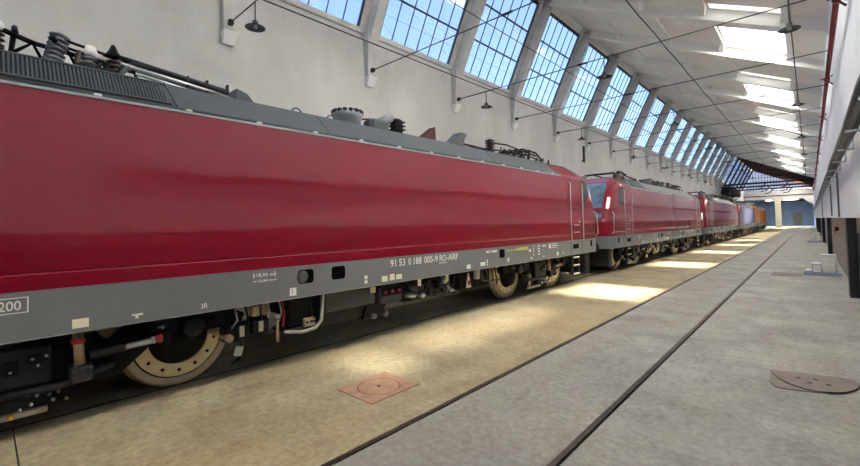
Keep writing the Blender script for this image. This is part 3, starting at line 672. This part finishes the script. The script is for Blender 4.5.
    for i in range(9):
        y = -3.55+i*.155+random.uniform(-.03, .03); z = random.uniform(.78, .92)
        MB().tube([(1.2, y, 1.0), (1.26, y+.02, z), (1.2, y+random.uniform(-.1, .1), z-.14)], .014, 5).build('hose', random.choice(['bogie_black', 'bogie_grey', 'silver']), root)
    # middle to front
    MB().loft([[(x, y, z) for y, z in ((-.98, 1.0), (-.70, 1.0), (-.74, .62), (-.90, .42), (-1.25, .42), (-1.22, .55))] for x in (.85, 1.25)], True, True).build('cable_trunk', 'bogie_black', root)
    for y in (-1.05, -.78): MB().cyl((1.1, y, .45), (1.3, y, .45), .05, 10).build('drain_cap', 'box_grey', root)
    o = eq('battery_box', 'box_grey', .8, 1.28, -.9, -.36, .62, .94); MB().bbox(1.28, 1.29, -.88, -.38, .76, .90, .004).build('isolator_panel', 'bogie_black', o)
    for y in (-.8, -.63, -.46): MB().lathe((1.29, y, .83), (1, 0, 0), [(.035, 0), (.03, .02), (0, .02)], 10).build('isolator_knob', 'decal_red', o)
    MB().bbox(1.26, 1.30, -1.12, -1.02, .86, .96, .004).build('plate', 'decal_cream', root)
    for k, y0 in enumerate((-.1, .72)):
        o = eq('compressor', 'bogie_grey', .85, 1.15, y0-.15, y0+.5, .55, .98, .05)
        for i in range(11):
            yy, zz = y0+random.uniform(-.1, .45), random.uniform(.52, .9); r_ = random.uniform(.03, .075)
            MB().lathe((1.14, yy, zz), (1, 0, 0), [(r_, 0), (r_, random.uniform(.05, .14)), (r_*.5, .16), (0, .16)], 10).build('valve', random.choice(['bogie_grey', 'bogie_black', 'box_grey', 'silver']), o)
        MB().bbox(1.30, 1.31, y0+.12, y0+.21, .84, .98, .003).build('plate', 'decal_cream', o)
        MB().tube([(1.2, y0-.1, .95), (1.3, y0, .75), (1.28, y0+.2, .6), (1.2, y0+.4, .62), (1.25, y0+.48, .9)], .02).build('air_pipe', 'box_grey', o)
    eq('contactor_box', 'bogie_black', .7, 1.2, 1.45, 2.6, .55, .99, .04)
    o = MB().loft([[(1.22, 1.62, .60), (1.22, 1.78, .60), (1.25, 1.78, .60), (1.25, 1.62, .60)], [(1.22, 1.69, .92), (1.22, 1.71, .92), (1.25, 1.71, .92), (1.25, 1.69, .92)]], True, True).build('hand_pump', 'decal_white', root); MB().bbox(1.25, 1.262, 1.66, 1.74, .66, .76, .003).build('pump_mark', 'decal_red', o)
    MB().bbox(1.21, 1.30, 1.92, 2.06, .76, .96, .008).build('isolating_box', 'pale_part', root)
    MB().tube([(1.25, 2.2, .98), (1.25, 2.2, .7), (1.25, 2.5, .66), (1.25, 2.9, .66)], .02).build('air_pipe', 'box_grey', root)
    for i in range(8):
        y = 1.4+i*.2+random.uniform(-.05, .05); z = random.uniform(.6, .85)
        MB().tube([(1.2, y, 1.0), (1.25, y+.02, z), (1.2, y+.08, z-.12)], .016, 5).build('hose', random.choice(['bogie_black', 'box_grey', 'bogie_grey']), root)
    eq('centre_floor', 'bogie_black', -1.2, 1.1, -8.2, 8.2, .96, 1.0, .01)
    # flat black plates painting the shade inside the skirt openings
    for y0, y1 in ((-2.60, -2.35), (-2.04, -1.79), (2.58, 2.81)):
        b = MB(); c = .03; za, zb = 1.20, 1.40
        pts = [(y0+c, za), (y1-c, za), (y1, za+c), (y1, zb-c), (y1-c, zb), (y0+c, zb), (y0, zb-c), (y0, za+c)]
        b.loft([[(HW-.01, y, z) for y, z in pts], [(HW+.003, y, z) for y, z in pts]], True, True); b.build('jacking_socket', 'void_black', root)
    b = MB(); b.lathe((HW+.002, -2.53, 1.30), (1, 0, 0), [(.09, 0), (.085, .006), (.04, .012), (0, .012)], 14); b.build('socket_plug', 'box_grey', root)
    # lettering and plates on the skirt
    RX = (PI/2, 0, PI/2)
    def txt(s_, y0, z0, y1, z1, m='decal_white', name='lettering', sx=1):
        me = text_mesh(s_, 1, m, .0); xs_ = [v.co.x for v in me.vertices]; ys_ = [v.co.y for v in me.vertices]
        w0, w1, h0, h1 = min(xs_), max(xs_), min(ys_), max(ys_); kx, ky = (y1-y0)/(w1-w0), (z1-z0)/(h1-h0)
        for v in me.vertices: v.co = Vector((0, (v.co.x-w0)*kx, (v.co.y-h0)*ky))
        o = inst(name, me, root, (HW+.004, y0, z0)); return o
    def plate(y0, y1, z0, z1, m='decal_white', name='sticker'): return MB().box(HW-.003, HW+.0035, y0, y1, z0, z1).build(name, m, root)
    extra = []
    for wd, ya, yb in (('91', -.84, -.71), ('53', -.635, -.485), ('0', -.405, -.34), ('188', -.265, -.06), ('005', .015, .25), ('-9', .262, .40), ('RO', .455, .65), ('-ARF', .665, 1.03)):
        o_ = txt(wd, ya, 1.288 if wd[0] != '-' else 1.288, yb, 1.415, name='fleet_number')
        if yb > .1: extra.append(o_.data)
    plate(.44, .66, 1.250, 1.262, name='underline')
    txt('200', -5.56, 1.295, -5.41, 1.385)
    b = MB()
    for y0, y1, z0, z1 in ((-5.64, -5.36, 1.405, 1.413), (-5.64, -5.36, 1.267, 1.275), (-5.37, -5.36, 1.267, 1.413), (-5.64, -5.63, 1.267, 1.413)): b.box(HW-.003, HW+.0035, y0, y1, z0, z1)
    b.build('speed_box', 'decal_white', root)
    plate(-5.05, -4.92, 1.05, 1.14, 'decal_cream'); plate(-4.56, -4.46, 1.09, 1.11); plate(-4.53, -4.50, 1.06, 1.09)
    txt('3R', -3.88, 1.06, -3.80, 1.12)
    txt('18,90 m', -3.20, 1.355, -2.97, 1.41); txt('10,44 m', -3.19, 1.285, -2.98, 1.33)
    for y in (-3.235, -2.945): plate(y-.005, y+.005, 1.35, 1.42); plate(y-.02 if y < -3 else y-.02, y+.02, 1.38, 1.388)
    for y in (-3.225, -2.945): plate(y-.018, y+.018, 1.30, 1.312)
    plate(-2.73, -2.63, 1.05, 1.16, 'decal_white'); plate(-2.70, -2.685, 1.07, 1.15, 'box_grey')
    plate(-1.41, -1.35, 1.14, 1.20); plate(-1.41, -1.35, 1.07, 1.12)
    plate(-1.04, -.91, 1.055, 1.15, 'decal_cream'); plate(-.86, -.75, 1.06, 1.17, 'decal_cream'); plate(-.71, -.57, 1.06, 1.15, 'decal_cream'); plate(-.83, -.79, 1.18, 1.2, 'decal_red')
    plate(1.32, 1.46, 1.06, 1.15); plate(1.82, 2.0, 1.08, 1.16)
    plate(2.06, 2.10, 1.07, 1.10); plate(2.06, 2.10, 1.12, 1.20)
    b = plate(2.05, 2.48, 1.35, 1.40); plate(2.15, 2.30, 1.36, 1.39, 'box_grey'); plate(2.88, 3.15, 1.345, 1.365, 'decal_yellow')
    MB().loft([[(x, 3.1, 1.35), (x, 3.93, 1.32), (x, 3.93, 1.41), (x, 3.5, 1.40)] for x in (HW-.003, HW+.0035)], True, True).build('energy_flash', 'decal_yellow', root)
    plate(2.93, 3.0, 1.09, 1.18); plate(3.96, 4.07, 1.26, 1.33); plate(4.05, 4.13, 1.07, 1.12)
    for z in (1.18, 1.26, 1.33, 1.40): plate(4.18, 4.23, z-.02, z+.015); plate(4.45, 4.55, z-.025, z+.015)
    plate(4.7, 4.9, 1.36, 1.40); plate(4.72, 4.78, 1.08, 1.11)
    plate(5.08, 5.20, 1.29, 1.42); plate(5.26, 5.60, 1.40, 1.415); plate(5.26, 5.60, 1.30, 1.315); plate(5.28, 5.58, 1.345, 1.37); plate(5.59, 5.6, 1.30, 1.415)
    MB().lathe((HW+.002, 5.6, 1.11), (1, 0, 0), [(.06, 0), (.06, .003), (0, .003)], 14).build('round_sticker', 'decal_white', root); plate(5.95, 6.02, 1.1, 1.14)
    # ---------------- roof equipment
    def ins(y, x, z0, h, lean=0., m='insulator', r=.075, parent=root):
        b = MB(); n = max(3, int(h/.055)); d = Vector((0, lean, 1)).normalized()
        pr = []
        for i in range(n): z = i*h/n; pr += [(r*.55, z), (r*1.15, z+.012), (r*1.15, z+.02), (r*.55, z+h/n*.8)]
        b.lathe((x, y, z0), d, pr+[(r*.5, h), (0, h)], 12); return b.build('insulator', m, parent)
    ins(-5.60, .6, 3.70, .48); MB().cyl((.6, -5.62, 4.22), (.6, -5.28, 4.12), .03, 8).build('busbar', 'bogie_black', root); MB().lathe((.6, -5.58, 4.18), (0, 0, 1), [(.05, 0), (.065, .04), (.04, .10), (0, .11)], 12).build('bus_cap', 'clip_white', root)
    ins(-5.18, .6, 3.70, .62, .18, 'insulator_grey', .085)
    MB().tube([(.6, -5.08, 4.25), (.6, -4.9, 4.22), (.6, -4.62, 4.18)], .018).build('busbar', 'bogie_black', root); MB().tube([(.6, -5.12, 4.18), (.6, -4.9, 4.14), (.6, -4.7, 4.10)], .018).build('busbar', 'bogie_black', root)
    ins(-4.82, .6, 3.72, .4, 0, 'insulator_grey'); MB().lathe((.6, -4.80, 4.12), (0, 0, 1), [(.055, 0), (.07, .05), (.045, .12), (0, .135)], 12).build('bus_cap', 'clip_white', root)
    MB().bbox(.45, .75, -5.0, -4.5, 3.70, 3.98, .05).build('breaker_base', 'bogie_black', root)
    ins(-4.58, .6, 3.7, .44); MB().lathe((.6, -4.58, 4.16), (0, 0, 1), [(.11, 0), (.05, .08), (.02, .16), (0, .17)], 10).build('bus_cap', 'bogie_black', root)
    for i in range(6): MB().cyl((.6+random.uniform(-.1, .1), -4.95+i*.08, 3.9), (.6, -4.9+i*.1, 4.12+random.uniform(-.05, .05)), .03, 6).build('contact_link', random.choice(['bogie_black', 'roof_grey', 'insulator']), root)
    # pantographs, folded: one per end; base, lower arm, upper arms, head
    for sg, yb_ in ((-1, -4.6), (1, 4.6)):
        p = MB(); [p.box(-.55, .6, yb_+d-.04, yb_+d+.04, 3.86, 3.94) for d in (-.5, .5)]; [p.box(x-.04, x+.04, yb_-.55, yb_+.55, 3.86, 3.94) for x in (-.5, .55)]
        p = p.build('pantograph_base', 'bogie_black', root)
        for x in (-.5, .55):
            for d in (-.45, .45): MB().lathe((x, yb_+d, 3.70), (0, 0, 1), [(.06, 0), (.09, .04), (.06, .08), (.09, .12), (.06, .17)], 10).build('insulator', 'insulator', p)
        MB().tube([(.05, yb_-sg*.4, 4.0), (.05, yb_-sg*1.4, 4.05)], .05, 8).build('lower_arm', 'bogie_grey', p)
        for x in (-.4, .5): MB().tube([(x*.4, yb_-sg*1.4, 4.07), (x, yb_+sg*.7, 4.16)], .028, 8).build('upper_arm', 'bogie_grey', p)
        for d in (.55, .85): MB().tube([(-.95, yb_+sg*d, 4.08), (-.75, yb_+sg*d, 4.2), (.75, yb_+sg*d, 4.2), (.95, yb_+sg*d, 4.08)], .025, 6).build('collector_strip', 'bogie_black', p)
        for i in range(5): MB().tube([(.5, yb_+sg*(-.3+i*.3), 3.95), (.55, yb_+sg*(-.2+i*.3), 4.15+random.uniform(-.03, .06)), (.6, yb_+sg*(-.05+i*.3), 3.98)], .02, 5).build('link', 'bogie_black', p)
    # silver boom and dark conduit on the rear roof
    MB().cyl((.62, -4.86, 4.14), (.62, -3.15, 3.96), .028, 8).build('roof_boom', 'silver', root)
    MB().cyl((.60, -4.52, 4.18), (.60, -3.2, 4.04), .040, 8).build('roof_conduit', 'bogie_grey', root)
    MB().cyl((.62, -4.35, 4.02), (.62, -3.7, 3.94), .020, 8).build('roof_conduit', 'silver', root)
    for y in (-3.75, -3.5, -3.22): MB().box(.58, .64, y-.012, y+.012, 3.70, 4.14).build('conduit_post', 'bogie_grey', root)
    MB().loft([[(x, -3.14, 3.7), (x, -2.80, 3.7), (x, -2.86, 3.90), (x, -2.98, 4.03), (x, -3.14, 4.08)] for x in (.45, .75)], True, True).build('cable_hood', 'roof_grey', root)
    for y in (-2.35, -1.72):
        MB().tube([(1.06, y-.10, 3.80), (1.06, y-.05, 3.86), (1.06, y, 3.88), (1.06, y+.05, 3.86), (1.06, y+.10, 3.80)], .014).build('lifting_eye', 'roof_grey', root)
    MB().lathe((.6, -1.05, 3.70), (0, 0, 1), [(.25, 0), (.25, .30), (.27, .33), (.29, .42), (.24, .43), (.22, .36), (0, .34)], 20).build('roof_ventilator', 'insulator_grey', root)
    b = MB()
    for i in range(16): a = 2*PI*i/16; b.box(.6+.26*math.cos(a)-.03, .6+.26*math.cos(a)+.03, -1.05+.26*math.sin(a)-.03, -1.05+.26*math.sin(a)+.03, 4.10, 4.165)
    b.build('ventilator_crown', 'bogie_black', root)
    MB().tube([(.6, -.8, 4.06), (.6, -.5, 4.12), (.6, -.4, 4.10)], .02).build('busbar', 'insulator', root)
    MB().bbox(.45, .75, -.6, -.1, 3.70, 4.12, .06).build('surge_arrester', 'roof_grey', root); MB().cyl((.6, -.3, 4.05), (.6, .02, 4.25), .10, 12).build('arrester_drum', 'insulator_grey', root)
    MB().bbox(.5, .7, .08, .32, 3.70, 4.24, .04).build('breaker_pole', 'bogie_black', root)
    for z in (4.0, 4.08, 4.16): MB().box(.47, .73, .06, .34, z, z+.02).build('pole_fin', 'bogie_black', root)
    MB().loft([[(.5, .85, 3.92), (.5, 1.3, 4.24), (.5, 1.32, 3.95), (.5, .9, 3.85)], [(.7, .85, 3.92), (.7, 1.3, 4.24), (.7, 1.32, 3.95), (.7, .9, 3.85)]], True, True).build('copper_horn', 'rust_steel', root)
    MB().bbox(.5, .7, .9, 1.3, 3.7, 3.97, .03).build('horn_base', 'clip_white', root)
    MB().loft([[(x, 1.87, 3.95), (x, 2.25, 4.26), (x, 2.47, 4.24), (x, 2.35, 4.10), (x, 2.3, 3.72), (x, 1.9, 3.72)] for x in (.45, .72)], True, True).build('antenna_hood', 'roof_grey', root)
    MB().cyl((.6, 2.3, 4.02), (.6, 3.5, 4.0), .03, 8).build('busbar', 'bogie_grey', root)
    ins(3.62, .6, 3.7, .60, 0, 'insulator', .12)
    for i in range(7):
        y = 4.0+i*.40; MB().cyl((.62, y, 3.86), (.62+random.uniform(-.05, .05), y+.12, 4.08+random.uniform(-.04, .08)), random.uniform(.025, .05), 7).build('link', random.choice(['bogie_black', 'bogie_grey', 'insulator']), root)
    for z, ya, yb in ((3.90, 3.8, 6.5), (4.02, 4.3, 6.3), (4.12, 5.0, 6.0)): MB().tube([(.66, ya, z), (.66, (ya+yb)/2, z+.05), (.66, yb, z-.03)], .024, 6).build('frame_tube', 'bogie_black', root)
    MB().bbox(.5, .74, 4.1, 4.6, 3.72, 3.98, .04).build('drive_box', 'bogie_black', root)
    MB().tube([(.62, 5.7, 4.22), (.62, 6.1, 4.22), (.62, 6.4, 4.08), (.62, 6.55, 3.86)], .028).build('pantograph_horn', 'bogie_black', root)
    MB().tube([(.62, 3.7, 4.2), (.62, 4.4, 4.25), (.62, 5.2, 4.18), (.62, 6.3, 4.12)], .022).build('busbar', 'bogie_black', root)
    MB().lathe((.75, 6.7, 3.84), (0, 0, 1), [(.03, 0), (.03, .14), (.012, .2), (0, .2)], 8).build('antenna', 'bogie_black', root)
    return root, extra
LY = 5.66
loco, extra = loco_build()
labels = ['long red and grey electric locomotive nearest the viewer, filling the left side', 'second red and grey electric locomotive, with its cab end facing the nearest one', 'third red and grey electric locomotive in the row', 'fourth red and grey electric locomotive in the row', 'farthest locomotive in the row, with orange sides']
org = {}
for i in range(5):
    o = loco if i == 0 else copy_tree(loco)
    o.location = (LX, LY+18.9*i, 0); tag(o, labels[i], 'locomotive', 'electric locomotives in a row')
    if i:
        for c in list(o.children):
            if c.data in extra: bpy.data.objects.remove(c)       # the farther numbers cannot be read
    if i == 4:
        for c in o.children_recursive:
            if c.type == 'MESH' and c.data.materials and c.data.materials[0] == MATS['loco_red']:
                if c.data not in org:
                    m = c.data.copy(); m.materials.clear(); m.materials.append(MATS['loco_orange']); org[c.data] = m
                c.data = org[c.data]
